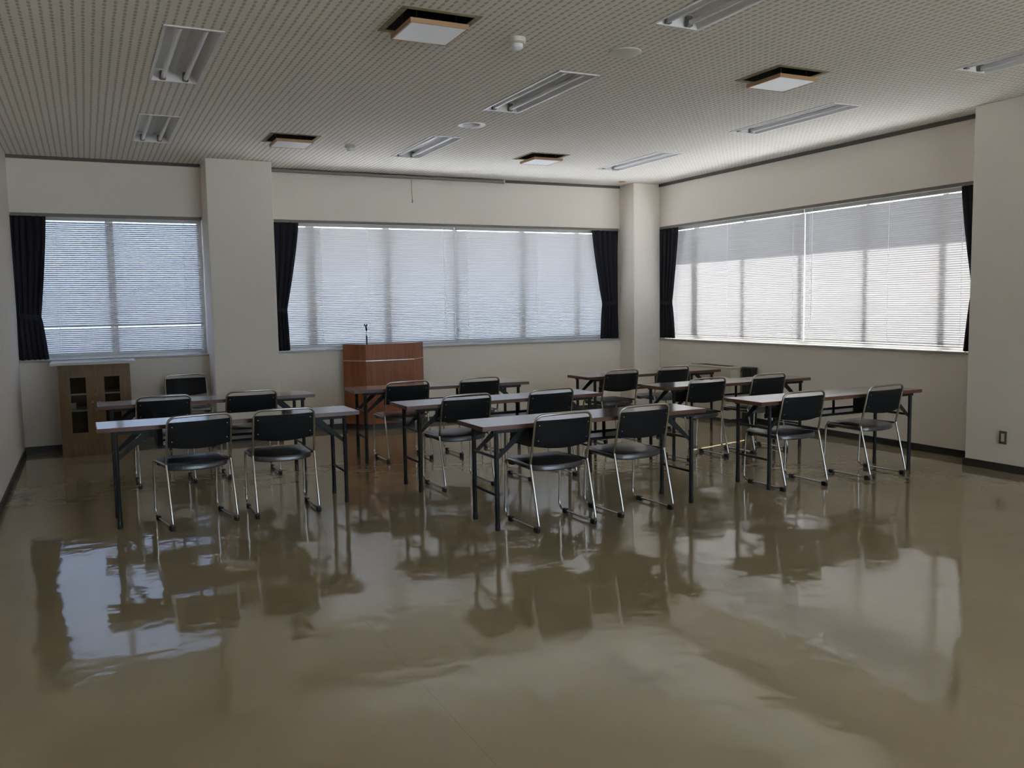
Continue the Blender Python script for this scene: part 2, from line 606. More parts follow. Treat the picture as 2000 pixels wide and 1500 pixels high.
def window(name, axis, u0, u1, stiles, SILL=SILL, HEAD=HEAD, glass='glass'):
    fr = new_bm()
    D0, D1 = 0.15, 0.21
    wbox(fr, axis, u0, u1, D0, D1, SILL, SILL + 0.05)
    wbox(fr, axis, u0, u1, D0, D1, HEAD - 0.06, HEAD)
    wbox(fr, axis, u0, u0 + 0.05, D0, D1, SILL + 0.05, HEAD - 0.06)
    wbox(fr, axis, u1 - 0.05, u1, D0, D1, SILL + 0.05, HEAD - 0.06)
    root = obj(name, fr, 'alu')
    root['kind'] = 'structure'
    for c, w in stiles:
        b = new_bm()
        wbox(b, axis, c - w / 2, c + w / 2, D0 + 0.005, D1 - 0.005, SILL + 0.05, HEAD - 0.06)
        obj('stile', b, 'alu', root)
    edges = [u0 + 0.05] + [v for c, w in stiles for v in (c - w / 2, c + w / 2)] + [u1 - 0.05]
    for a, b_ in zip(edges[0::2], edges[1::2]):
        b = new_bm()
        wbox(b, axis, a, b_, 0.176, 0.182, SILL + 0.05, HEAD - 0.06)
        obj('pane', b, glass, root)
    b = new_bm()
    wbox(b, axis, u0, u1, -0.02, 0.15, SILL - 0.02, SILL, 0.003)
    obj('window_sill', b, 'sill', root)
    b = new_bm()
    wbox(b, axis, u0 + 0.01, u1 - 0.01, 0.012, 0.042, HEAD - 0.032, HEAD)
    obj('curtain_track', b, 'track', root)
    return root

window('window_1', 'back', XL, PIL_L[0], [(0.285, 0.075)], glass='dimming_glass')
window('window_2', 'back', PIL_L[1], PIL_C[0], [(2.49, 0.10), (3.45, 0.075), (4.385, 0.06), (5.36, 0.075), (6.22, 0.06)], glass='grey_glass')
window('window_3', 'right', PIL_R[1] - 0.05, PIL_C[1] + 0.08, [(5.74, 0.06), (6.66, 0.045), (7.585, 0.05), (8.56, 0.045), (9.51, 0.11)], glass='grey_glass')

window('window_added_fill', 'front', FILL_WIN[0], FILL_WIN[1], [(3.3, 0.07), (4.6, 0.07), (5.9, 0.07)], *FILL_WIN_Z)  # unseen, added to brighten the surfaces facing the camera

# ================================================================== VENETIAN BLINDS
PITCH, SLAT_W = 0.0215, 0.025
BL_TOP, BL_BOT = 2.470, 1.012
def slat_mesh(length, tilt, axis):
    """curved 25 mm slat; local x along its length, local y outward (towards the window)"""
    me = bpy.data.meshes.new('slat')
    seg = 4
    vs, fs = [], []
    ct, st = math.cos(tilt), math.sin(tilt)
    for xi in (0, 1):
        for k in range(seg + 1):
            t = (k / seg - 0.5)
            y, z = t * SLAT_W, 0.0022 * (1 - 4 * t * t)
            # tilt: inner edge (negative y) goes up
            yy, zz = y * ct + z * st, -y * st + z * ct
            x = (xi - 0.5) * length
            vs.append((x, yy, zz) if axis == 'back' else (yy, x, zz))
    for k in range(seg):
        fs.append((k, k + 1, seg + 2 + k, seg + 1 + k))
    me.from_pydata(vs, [], fs)
    for p in me.polygons:
        p.use_smooth = True
    me.materials.append(M['slat'])
    return me

def blind(axis, u0, u1, tilt_deg, label, cords, stuck=None, wand=None, d=0.095):
    uc = (u0 + u1) / 2
    root = thing('venetian_blind', label, 'blind', place(axis, uc, d, BL_BOT), 0.0, 'venetian blinds at the windows')
    L = u1 - u0
    def lb(bm, a, b, d0, d1, z0, z1, bev=0.0):
        if axis == 'back':
            add_box(bm, a, b, d0, d1, z0, z1, bev)
        else:
            add_box(bm, d0, d1, a, b, z0, z1, bev)
    b = new_bm(); lb(b, -L / 2, L / 2, -0.014, 0.014, BL_TOP - 0.010 - BL_BOT, BL_TOP + 0.032 - BL_BOT, 0.002)
    obj('headrail', b, 'rail', root)
    b = new_bm(); lb(b, -L / 2, L / 2, -0.012, 0.012, 0.0, 0.012, 0.002)
    obj('bottom_rail', b, 'rail', root)
    sm = slat_mesh(L, math.radians(tilt_deg), axis)
    n = int((BL_TOP - BL_BOT - 0.02) / PITCH)
    for i in range(n):
        z = 0.028 + i * PITCH
        if stuck is not None and abs(i - stuck) < 0.5:
            z += PITCH * 0.55
        o = bpy.data.objects.new('slat', sm)
        col.objects.link(o)
        o.parent = root
        o.location = (0, 0, z)
    for c in cords:
        b = new_bm()
        p = c - uc
        for dd in (-0.0145, 0.0145):
            q = (p, dd) if axis == 'back' else (dd, p)
            add_tube(b, [(q[0], q[1], 0.01), (q[0], q[1], BL_TOP + 0.025 - BL_BOT)], 0.0016, 5)
        obj('ladder_cord', b, 'cord', root)
    if wand is not None:
        b = new_bm()
        p = wand - uc
        q = (p, -0.022) if axis == 'back' else (-0.022, p)
        add_tube(b, [(q[0], q[1], 0.25), (q[0], q[1], BL_TOP + 0.03 - BL_BOT)], 0.0035, 6)
        obj('tilt_wand', b, 'cord', root)
    return root

TB, TC, TR = -46.0, 54.5, 63.0
blind('back', XL + 0.03, PIL_L[0] - 0.035, TB, 'white venetian blind on the narrow window left of the pillar', [-0.25, 0.28, 1.05], stuck=13)
blind('back', PIL_L[1] + 0.02, 4.338, TC, 'white venetian blind behind the lectern, beside the pillar', [2.6, 3.19, 4.22], wand=4.19)
blind('back', 4.352, PIL_C[0] - 0.02, TC, 'white venetian blind right of the lectern, towards the room corner', [4.52, 5.55, 6.5])
blind('right', 7.497, PIL_C[1] + 0.06, TR, 'white venetian blind on the right wall, half nearer the room corner', [7.66, 8.8, 9.85])
blind('right', PIL_R[1] - 0.03, 7.483, TR, 'white venetian blind on the right wall, half beside the big pillar', [5.5, 6.33, 7.40], wand=7.36)

# ================================================================== CURTAINS
def curtain(axis, outer, top_in, tie_in, tie_z, bot_in, bot_out, label, d=0.028, pleats=5, back_out=None):
    """outer: fixed outside edge (u) ; *_in: free edge at top / tie / bottom"""
    zt, zb = HEAD - 0.020, 0.988
    rows, colsn = 44, 64
    root = thing('curtain', label, 'curtain', place(axis, outer, d, zb), 0.0, 'tied dark curtains')
    bm = new_bm()
    grid = []
    for r in range(rows + 1):
        v = r / rows
        z = zt + (zb - zt) * v
        if z > tie_z:
            t = (zt - z) / (zt - tie_z)
            e = top_in + (tie_in - top_in) * (t ** 1.25)
            o = outer
        else:
            t = (tie_z - z) / (tie_z - zb)
            s = t ** 0.7
            e = tie_in + (bot_in - tie_in) * s
            o = outer + (bot_out - outer) * s
        pin = math.exp(-((z - tie_z) / 0.10) ** 2)
        row = []
        for c in range(colsn + 1):
            u = c / colsn
            ph = 2 * math.pi * pleats * u + 0.6 * math.sin(3.1 * v + 5 * u)
            amp = 0.017 * (1 - 0.55 * pin) * (0.75 if z > zt - 0.06 else 1.0)
            dep = amp * math.sin(ph) + 0.004 * math.sin(2.3 * ph + 1.0)
            uu = o + (e - o) * u + 0.006 * math.cos(ph) * min(1.0, u * 8) * (1 if top_in > outer else -1)
            hem = -0.004 * abs(math.sin(ph * 0.5)) if r == rows else 0.0
            P = place(axis, uu, d + dep, z + hem)
            row.append(bm.verts.new(Vector(P) - Vector(root.location)))
        grid.append(row)
    for r in range(rows):
        for c in range(colsn):
            bm.faces.new((grid[r][c], grid[r][c + 1], grid[r + 1][c + 1], grid[r + 1][c]))
    o = obj('drape', bm, 'curtain', root, smooth=True)
    sol = o.modifiers.new('thickness', 'SOLIDIFY')
    sol.thickness = 0.003
    # tieback band
    sgn = 1 if top_in > outer else -1
    a, b_ = outer + 0.018 * sgn, tie_in + 0.006 * sgn
    bm = new_bm()
    ring = []
    for k in range(20):
        an = 2 * math.pi * k / 20
        ring.append((math.cos(an), math.sin(an)))
    lo, hi = [], []
    for cx_, sy_ in ring:
        uu = (a + b_) / 2 + (b_ - a) / 2 * cx_
        dd = d + 0.024 * sy_
        slope = 0.03 * cx_
        for lst, zz in ((lo, tie_z - 0.028), (hi, tie_z + 0.028)):
            lst.append(bm.verts.new(Vector(place(axis, uu, dd, zz - slope * 0.5)) - Vector(root.location)))
    for k in range(20):
        bm.faces.new((lo[k], lo[(k + 1) % 20], hi[(k + 1) % 20], hi[k]))
    obj('tieback', bm, 'curtain', root, smooth=True)
    return root

curtain('back', XL + 0.003, -0.325, -0.425, 1.44, -0.375, XL + 0.003, 'dark tied curtain beside the left wall, over the narrow window')
curtain('back', PIL_L[1] + 0.003, 2.325, 2.155, 1.47, 2.175, PIL_L[1] + 0.003, 'dark tied curtain right beside the left pillar')
curtain('back', PIL_C[0] - 0.003, 6.385, 6.55, 1.48, 6.52, PIL_C[0] - 0.003, 'dark tied curtain left of the corner pillar, at the end of the back window')
curtain('right', PIL_C[1] + 0.075, 9.74, 9.89, 1.48, 9.83, PIL_C[1] + 0.075, 'dark tied curtain right of the corner pillar, on the right wall')
curtain('right', PIL_R[1] - 0.03, 5.475, 5.345, 1.55, 5.42, PIL_R[1] - 0.03, 'dark curtain strip peeking out behind the big right pillar')

# ================================================================== CEILING FITTINGS
def light_fixture(i, j, label):
    x0, x1 = FX_X[i]; y0, y1 = FX_Y[j]
    root = thing('ceiling_light', label, 'ceiling light', ((x0 + x1) / 2, (y0 + y1) / 2, H), 0.0, 'recessed twin-tube ceiling lights')
    w, l = (x1 - x0) / 2, (y1 - y0) / 2
    hgt = 0.10
    # housing: open trough with sloping sides and a central ridge
    prof = [(-w, 0.0), (-w + 0.035, hgt * 0.8), (-0.03, hgt * 0.8), (0.0, hgt * 0.5), (0.03, hgt * 0.8), (w - 0.035, hgt * 0.8), (w, 0.0)]
    bm = new_bm()
    A = [bm.verts.new((x, -l, z)) for x, z in prof]
    B = [bm.verts.new((x, l, z)) for x, z in prof]
    for k in range(len(prof) - 1):
        bm.faces.new((A[k], A[k + 1], B[k + 1], B[k]))
    bm.faces.new(A); bm.faces.new(B[::-1])
    obj('housing', bm, 'white_metal', root)
    bm = new_bm()
    f = 0.014
    add_box(bm, -w - f, -w + 0.004, -l - f, l + f, -0.006, 0.004)
    add_box(bm, w - 0.004, w + f, -l - f, l + f, -0.006, 0.004)
    add_box(bm, -w + 0.004, w - 0.004, -l - f, -l + 0.004, -0.006, 0.004)
    add_box(bm, -w + 0.004, w - 0.004, l - 0.004, l + f, -0.006, 0.004)
    obj('flange', bm, 'white_metal', root)
    for s in (-1, 1):
        bm = new_bm()
        add_tube(bm, [(s * 0.075, -l + 0.04, 0.018), (s * 0.075, l - 0.04, 0.018)], 0.0165, 12)
        obj('lamp_tube', bm, 'tube', root, smooth=True)
        for e in (-1, 1):
            bm = new_bm()
            ya, yb = sorted((e * (l - 0.006), e * (l - 0.038)))
            add_box(bm, s * 0.075 - 0.02, s * 0.075 + 0.02, ya, yb, -0.002, 0.06, 0.004)
            obj('lamp_socket', bm, 'socket', root)
    return root
LABELS = {
    (0, 1): 'recessed twin-tube light at upper left, nearest the left wall',
    (0, 2): 'recessed twin-tube light at far left, in front of the narrow window',
    (1, 0): 'recessed twin-tube light cut off by the top edge of the photo',
    (1, 1): 'recessed twin-tube light in the middle of the ceiling, behind the round detector',
    (1, 2): 'recessed twin-tube light nearest the projection screen casing',
    (2, 0): 'recessed twin-tube light cut off by the right edge of the photo',
    (2, 1): 'recessed twin-tube light between the right air diffuser and right wall',
    (2, 2): 'recessed twin-tube light nearest the corner pillar',
}
for ij in FIXT:
    light_fixture(*ij, LABELS[ij])

def diffuser(cx, cyy, label):
    root = thing('air_diffuser', label, 'air vent', (cx, cyy, H), 0.0, 'square pan air diffusers')
    R, P = PAN_R, 0.166
    # duct: open-bottom dark box
    bm = new_bm()
    A = [bm.verts.new((sx * R, sy * R, 0.0)) for sx, sy in ((-1, -1), (1, -1), (1, 1), (-1, 1))]
    B = [bm.verts.new((sx * R, sy * R, 0.16)) for sx, sy in ((-1, -1), (1, -1), (1, 1), (-1, 1))]
    for k in range(4):
        bm.faces.new((A[k], A[(k + 1) % 4], B[(k + 1) % 4], B[k]))
    bm.faces.new(B)
    obj('duct', bm, 'duct', root)
    bm = new_bm()
    f = 0.035
    add_box(bm, -R - f, -R, -R - f, R + f, -0.004, 0.001)
    add_box(bm, R, R + f, -R - f, R + f, -0.004, 0.001)
    add_box(bm, -R, R, -R - f, -R, -0.004, 0.001)
    add_box(bm, -R, R, R, R + f, -0.004, 0.001)
    obj('border', bm, 'stain', root)
    bm = new_bm()
    add_box(bm, -P, P, -P, P, -0.060, -0.054)
    pan = obj('pan', bm, 'pan', root)
    bm = new_bm()
    t = 0.010
    add_box(bm, -P - t, -P, -P - t, P + t, -0.062, -0.036)
    add_box(bm, P, P + t, -P - t, P + t, -0.062, -0.036)
    add_box(bm, -P, P, -P - t, -P, -0.062, -0.036)
    add_box(bm, -P, P, P, P + t, -0.062, -0.036)
    obj('rim', bm, 'panrim', pan)
    for sx in (-1, 1):
        for sy in (-1, 1):
            bm = new_bm()
            add_tube(bm, [(sx * 0.12, sy * 0.12, -0.05), (sx * 0.12, sy * 0.12, 0.15)], 0.004, 6)
            obj('hanger', bm, 'steel', root)
    return root
diffuser(*PAN_C[0], 'square white pan air diffuser with brown rim, large at upper left centre')
diffuser(*PAN_C[1], 'square white pan air diffuser with brown rim, brightest one at upper right')
diffuser(*PAN_C[2], 'square pan air diffuser above the left pillar')
diffuser(*PAN_C[3], 'square pan air diffuser in front of the corner pillar, farthest right back')

def detector(x, y, s, label):
    root = thing('heat_detector', label, 'detector', (x, y, H), 0.0, 'stepped ceiling detectors')
    bm = new_bm()
    add_lathe(bm, [(0.052 * s, 0.0), (0.052 * s, -0.026 * s), (0.045 * s, -0.034 * s)], (0, 0, 0), 24)
    obj('detector_base', bm, 'beigeplastic', root, smooth=True)
    bm = new_bm()
    add_lathe(bm, [(0.034 * s, -0.032 * s), (0.034 * s, -0.056 * s), (0.026 * s, -0.064 * s)], (0, 0, 0), 24)
    obj('sensor_cap', bm, 'white_metal', root, smooth=True)
detector(2.475, 4.94, 1.05, 'cream stepped heat detector between the large diffuser and ceiling disc')
detector(2.49, 8.76, 1.0, 'small cream stepped detector near the screen, between the far diffusers')
bm = new_bm()
add_lathe(bm, [(0.108, 0.0), (0.108, -0.007), (0.098, -0.012), (0.02, -0.013)], (0, 0, 0), 40)
tag(obj('ceiling_disc', bm, 'beigeplastic', None, True, (3.255, 4.93, H)), 'flat round cream cover plate on the ceiling', 'cover plate')
# downlight
root = thing('downlight', 'small round recessed downlight with white ring', 'downlight', (*DOWN_C, H))
bm = new_bm()
seg = 32
prof = [(0.128, 0.0), (0.124, -0.006), (0.085, -0.004), (0.080, 0.0), (0.066, 0.10)]
rings = [[bm.verts.new((r * math.cos(2 * math.pi * k / seg), r * math.sin(2 * math.pi * k / seg), z)) for k in range(seg)] for r, z in prof]
for A, B in zip(rings, rings[1:]):
    for k in range(seg):
        bm.faces.new((A[k], A[(k + 1) % seg], B[(k + 1) % seg], B[k]))
obj('trim_ring', bm, 'white_metal', root, True)
bm = new_bm()
add_lathe(bm, [(0.066, 0.099), (0.05, 0.085), (0.03, 0.07), (0.01, 0.066)], (0, 0, 0), 24)
obj('bulb', bm, 'tube', root, True)
bm = new_bm()
add_lathe(bm, [(0.05, 0.0), (0.05, -0.004), (0.03, -0.010)], (0, 0, 0), 20)
tag(obj('sprinkler_plate', bm, 'panrim', None, True, (6.60, 10.08, H)), 'tiny brownish ceiling plate beside the corner pillar', 'cover plate')

# projection screen rolled up in its casing
root = thing('projection_screen', 'grey casing of a rolled-up projection screen under the ceiling', 'projection screen', (3.73, YB - 0.042, H - 0.028))
bm = new_bm()
add_tube(bm, [(-1.755, 0, 0), (1.27, 0, 0)], 0.021, 14)
obj('casing', bm, 'screencase', root, True)
for xa, xb in ((-1.772, -1.755), (1.27, 1.288)):
    bm = new_bm()
    add_box(bm, xa, xb, -0.024, 0.022, -0.024, 0.026, 0.003)
    obj('end_cap', bm, 'white_metal', root)
bm = new_bm()
add_tube(bm, [(0, -0.012, -0.02), (0.002, -0.012, -0.18), (0.006, -0.012, -0.27)], 0.0028, 6)
pc = obj('pull_cord', bm, 'brownwire', root)
bm = new_bm()
add_lathe(bm, [(0.002, 0.0), (0.006, -0.015), (0.007, -0.045), (0.003, -0.055)], (0.006, -0.012, -0.265), 10)
obj('pull_knob', bm, 'socket', pc, True)

# outlet plate on the right pillar
root = thing('wall_outlet', 'small grey outlet plate with pale insert on the big right pillar', 'outlet', (XP, 4.775, 0.29))
bm = new_bm()
add_box(bm, -0.007, 0.0, -0.034, 0.034, -0.056, 0.056, 0.002)
pl = obj('outlet_plate', bm, 'plate', root)
bm = new_bm()
add_box(bm, -0.010, -0.006, -0.014, 0.014, -0.034, 0.034, 0.001)
obj('outlet_insert', bm, 'beigeplastic', pl)

# ================================================================== TABLES
TL, TD, TH = 1.808, 0.425, 0.70
def make_table():
    t = thing('folding_table', '', 'table', (0, 0, 0), 0.0, 'brown folding meeting tables')
    bm = new_bm()
    e = 0.004
    add_box(bm, e, TL - e, e, TD - e, TH - 0.028, TH)
    top = obj('tabletop', bm, 'tabletop', t)
    bm = new_bm()
    add_box(bm, 0, TL, 0, e, TH - 0.029, TH - 0.0008, 0.0008)
    add_box(bm, 0, TL, TD - e, TD, TH - 0.029, TH - 0.0008, 0.0008)
    add_box(bm, 0, e, e, TD - e, TH - 0.029, TH - 0.0008)
    add_box(bm, TL - e, TL, e, TD - e, TH - 0.029, TH - 0.0008)
    obj('edge_band', bm, 'tableedge', top)
    ix, iy, r = 0.110, 0.032, 0.0155
    zt = TH - 0.028
    for sx in (0, 1):
        lx = ix if sx == 0 else TL - ix
        inn = 1 if sx == 0 else -1
        for ly in (iy, TD - iy):
            bm = new_bm()
            add_tube(bm, [(lx, ly, 0.03), (lx, ly, zt)], r, 12)
            lg = obj('leg', bm, 'steel', t, True)
            bm = new_bm()
            add_lathe(bm, [(r * 0.95, 0.0), (r * 1.12, 0.006), (r * 1.12, 0.045), (r, 0.05)], (lx, ly, 0), 12)
            obj('foot_cap', bm, 'rubber', lg, True)
            # folding stay: flat diagonal strap with an inner rod
            bm = new_bm()
            s = 0.012 if ly < TD / 2 else -0.012
            p0, p1 = Vector((lx, ly + s, 0.47)), Vector((lx + inn * 0.215, ly + s, zt - 0.015))
            dd = (p1 - p0).normalized()
            nn = Vector((-dd.z, 0, dd.x)) * 0.016
            tk = Vector((0, 0.003, 0))
            q = [p0 - nn * 0.7, p1 - nn * 1.5, p1 + nn * 1.5, p0 + nn * 0.7]
            lo = [bm.verts.new(v - tk) for v in q]
            hi = [bm.verts.new(v + tk) for v in q]
            for k in range(4):
                bm.faces.new((lo[k], lo[(k + 1) % 4], hi[(k + 1) % 4], hi[k]))
            bm.faces.new(lo[::-1]); bm.faces.new(hi)
            obj('folding_stay', bm, 'steel', t)
        bm = new_bm()
        add_tube(bm, [(lx, iy, 0.485), (lx, TD - iy, 0.485)], 0.010, 8)
        obj('crossbar', bm, 'steel', t, True)
        bm = new_bm()
        add_tube(bm, [(lx, iy, 0.235), (lx, TD - iy, 0.235)], 0.009, 8)
        obj('crossbar', bm, 'steel', t, True)
        bm = new_bm()
        a, b_ = sorted((lx - inn * 0.025, lx + inn * 0.27))
        add_box(bm, a, b_, iy - 0.012, iy + 0.012, zt - 0.024, zt)
        obj('hinge_channel', bm, 'steel', t)
        bm = new_bm()
        add_box(bm, a, b_, TD - iy - 0.012, TD - iy + 0.012, zt - 0.024, zt)
        obj('hinge_channel', bm, 'steel', t)
        bm = new_bm()
        x0 = lx + inn * 0.27
        add_box(bm, min(x0, x0 + inn * 0.035), max(x0, x0 + inn * 0.035), 0.08, TD - 0.05, zt - 0.145, zt, 0.003)
        obj('shelf_bracket', bm, 'steel', t)
    bm = new_bm()
    zs = zt - 0.135
    add_box(bm, ix + 0.27, TL - ix - 0.27, 0.15, TD - 0.045, zs - 0.010, zs, 0.002)
    sh = obj('under_shelf', bm, 'shelfsteel', t)
    bm = new_bm()
    add_box(bm, ix + 0.27, TL - ix - 0.27, TD - 0.050, TD - 0.042, zs - 0.03, zs + 0.012)
    obj('shelf_lip', bm, 'steel', sh)
    for k in range(2):
        bm = new_bm()
        y = 0.085 + 0.032 * k
        add_tube(bm, [(ix + 0.27, y, zs - 0.004), (TL - ix - 0.27, y, zs - 0.004)], 0.005, 8)
        obj('shelf_rod', bm, 'steel', sh, True)
    for x in (TL / 2 - 0.25, TL / 2 + 0.25):
        bm = new_bm()
        add_box(bm, x - 0.012, x + 0.012, TD - 0.06, TD - 0.052, zs, zt)
        obj('shelf_strap', bm, 'steel', sh)
    return t

TABLES = [  # x, y of the near-left corner, rotation, label
    (2.2607, 5.095, 0.47, 'brown folding table at front of the middle column, nearest the camera'),
    (2.2346, 6.4913, 0.49, 'brown folding table in the middle column, second of its three'),
    (2.2408, 8.02, -3.2, 'brown folding table in the middle column, directly in front of the lectern'),
    (0.0267, 6.4222, 0.60, 'brown folding table in the left column, in front of its twin'),
    (0.0473, 7.9647, -0.12, 'brown folding table in the left column, between the cabinet and its twin'),
    (4.6515, 5.1675, 0.64, 'brown folding table in the right column, nearest the big right pillar'),
    (4.7688, 6.5612, 1.10, 'brown folding table in the right column, second of its three'),
    (4.7698, 7.9658, 0.88, 'brown folding table in the right column, farthest back beside the cream heater'),
]
proto = None
for x, y, a, lab in TABLES:
    if proto is None:
        proto = make_table()
        proto.location = (x, y, 0); proto.rotation_euler = (0, 0, math.radians(a)); proto['label'] = lab
    else:
        dup(proto, (x, y, 0), math.radians(a), lab)

# ================================================================== CHAIRS
def make_chair():
    t = thing('stacking_chair', '', 'chair', (0, 0, 0), 0.0, 'black chrome sled chairs')
    W = 0.219
    R = 0.0085
    K = (-0.115, 0.440)
    # back frame: uprights and top rail in one bent tube (top rail bowed a little)
    pts = [(-W, K[0], K[1]), (-W + 0.006, -0.185, 0.765), (0, -0.205, 0.772), (W - 0.006, -0.185, 0.765), (W, K[0], K[1])]
    path = fillet(pts, [0, 0.055, 0.12, 0.055, 0], 7)
    bm = new_bm()
    add_tube(bm, path, R, 10)
    obj('back_frame', bm, 'chrome', t, True)
    # sled sides
    for s in (-1, 1):
        loop = [(s * W, K[0], K[1]), (s * W, -0.225, 0.020), (s * W, 0.262, 0.020), (s * W, 0.240, 0.428), (s * W, K[0] + 0.012, K[1] - 0.008)]
        path = fillet(loop, [0, 0.045, 0.06, 0.045, 0], 6)
        bm = new_bm()
        add_tube(bm, path, R, 10)
        sled = obj('sled_leg', bm, 'chrome', t, True)
        for y in (-0.19, 0.175):
            bm = new_bm()
            add_box(bm, s * W - 0.014, s * W + 0.014, y - 0.024, y + 0.024, 0.0, 0.034, 0.004)
            obj('foot_cap', bm, 'rubber', sled)
    # cross tubes under the seat
    for y, z in ((0.205, 0.405), (-0.055, 0.412)):
        bm = new_bm()
        add_tube(bm, [(-W, y, z + 0.012), (-W + 0.03, y, z), (W - 0.03, y, z), (W, y, z + 0.012)], 0.007, 8)
        obj('cross_tube', bm, 'steel', t, True)
    # seat: padded, rounded at the back, slightly dished
    bm = new_bm()
    hw = W - 0.010
    outline = []
    y_f, y_b = 0.252, -0.150
    outline.append((-hw + 0.012, y_f)); outline.append((hw - 0.012, y_f)); outline.append((hw, y_f - 0.03))
    outline.append((hw, -0.055))
    for k in range(1, 12):
        an = math.pi * k / 12
        outline.append((hw * math.cos(an) * (1.0 if abs(math.cos(an)) > 0.8 else 1.0), -0.060 - (0.095) * math.sin(an) ** 0.8))
    outline.append((-hw, -0.055)); outline.append((-hw, y_f - 0.03))
    layers = [(0.955, 0.400), (1.0, 0.408), (1.0, 0.428), (0.97, 0.440), (0.80, 0.446), (0.45, 0.445)]
    cyy = 0.05
    rings = []
    for sc, z in layers:
        rings.append([bm.verts.new((x * sc, cyy + (y - cyy) * sc, z - 0.022 * max(0.0, (0.05 - y)) / 0.2 * 0.6)) for x, y in outline])
    n = len(outline)
    for A, B in zip(rings, rings[1:]):
        for k in range(n):
            bm.faces.new((A[k], A[(k + 1) % n], B[(k + 1) % n], B[k]))
    bm.faces.new(rings[0][::-1]); bm.faces.new(rings[-1])
    obj('seat', bm, 'seatvinyl', t, True)
    # dark end brackets under the front corners
    for s in (-1, 1):
        bm = new_bm()
        add_box(bm, s * (W - 0.05) - 0.03, s * (W - 0.05) + 0.03, 0.19, 0.248, 0.385, 0.404, 0.004)
        obj('seat_bracket', bm, 'rubber', t)
    # backrest: curved padded panel between the uprights
    bm = new_bm()
    nx, nz = 14, 8
    z0, z1 = 0.560, 0.731
    front, back = [], []
    for iz in range(nz + 1):
        v = iz / nz
        rf, rb = [], []
        for ixx in range(nx + 1):
            u = ixx / nx * 2 - 1
            zc = z0 + (z1 - z0) * v
            sag = -0.022 * (1 - u * u) * (1 - v)
            lean = K[0] + (-0.185 - K[0]) * (zc - K[1]) / (0.765 - K[1])
            bow = -0.022 * (1 - u * u)
            edge = min(1.0, (1 - abs(u)) / 0.06) ** 0.5 * min(1.0, v / 0.08 + 0.15, (1 - v) / 0.08 + 0.15) ** 0.5
            th = 0.005 + 0.008 * edge
            x = u * (W - 0.010)
            rf.append(bm.verts.new((x, lean + bow + th, zc + sag)))
            rb.append(bm.verts.new((x, lean + bow - th * 0.8, zc + sag)))
        front.append(rf); back.append(rb)
    for iz in range(nz):
        for ixx in range(nx):
            bm.faces.new((front[iz][ixx], front[iz][ixx + 1], front[iz + 1][ixx + 1], front[iz + 1][ixx]))
            bm.faces.new((back[iz][ixx + 1], back[iz][ixx], back[iz + 1][ixx], back[iz + 1][ixx + 1]))
    for ixx in range(nx):
        bm.faces.new((front[0][ixx + 1], front[0][ixx], back[0][ixx], back[0][ixx + 1]))
        bm.faces.new((front[nz][ixx], front[nz][ixx + 1], back[nz][ixx + 1], back[nz][ixx]))
    for iz in range(nz):
        bm.faces.new((front[iz][0], front[iz + 1][0], back[iz + 1][0], back[iz][0]))
        bm.faces.new((front[iz + 1][nx], front[iz][nx], back[iz][nx], back[iz + 1][nx]))
    br = obj('backrest', bm, 'vinyl', t, True)
    for s in (-1, 1):
        for z in (0.598, 0.700):
            bm = new_bm()
            yl = K[0] + (-0.185 - K[0]) * (z - K[1]) / (0.765 - K[1])
            add_tube(bm, [(s * (W - 0.034), yl - 0.016, z), (s * (W - 0.034), yl - 0.0085, z)], 0.0038, 8)
            obj('rivet', bm, 'rivet', br)
    return t

CHAIRS = [  # centre x, rear/front feet midpoint y, rotation deg, label
    (2.785, 5.150, 1.7, 'black chair with chrome sled legs, left of the pair nearest the camera'),
    (3.475, 5.226, 3.0, 'black chair with chrome sled legs, right of the pair nearest the camera'),
    (2.725, 6.632, 1.5, 'black chair in the middle column, left chair at the second table'),
    (3.510, 6.650, 2.0, 'black chair in the middle column, right chair at the second table'),
    (2.740, 8.100, 0.0, 'black chair standing in front of the lectern'),
    (3.485, 8.085, 1.0, 'black chair in the middle column, right chair at the farthest table'),
    (0.635, 6.445, 9.3, 'black chair at the front left table, turned slightly, nearest the left wall'),
    (1.240, 6.468, 0.0, 'black chair at the front left table, right one of its pair'),
    (0.552, 8.050, 1.0, 'black chair at the rear left table, nearest the wooden cabinet'),
    (1.278, 8.060, 0.0, 'black chair at the rear left table, in front of the left pillar'),
    (5.030, 5.290, 0.0, 'black chair at the front right table, left one of its pair'),
    (5.913, 5.285, 3.0, 'black chair at the front right table, nearest the big right pillar'),
    (5.200, 6.690, 0.8, 'black chair in the right column, left chair at the second table'),
    (5.965, 6.715, 2.5, 'black chair in the right column, right chair at the second table'),
    (5.120, 8.030, 1.5, 'black chair in the right column, left chair at the farthest table'),
    (5.870, 8.130, 1.5, 'black chair in the right column, right chair at the farthest table'),
    (0.965, 10.12, 180.0, 'lone black chair against the wall between the cabinet and pillar'),
]
cproto = None
for x, y, a, lab in CHAIRS:
    if cproto is None:
        cproto = make_chair()
        cproto.location = (x, y, 0); cproto.rotation_euler = (0, 0, math.radians(a)); cproto['label'] = lab
    else:
        dup(cproto, (x, y, 0), math.radians(a), lab)

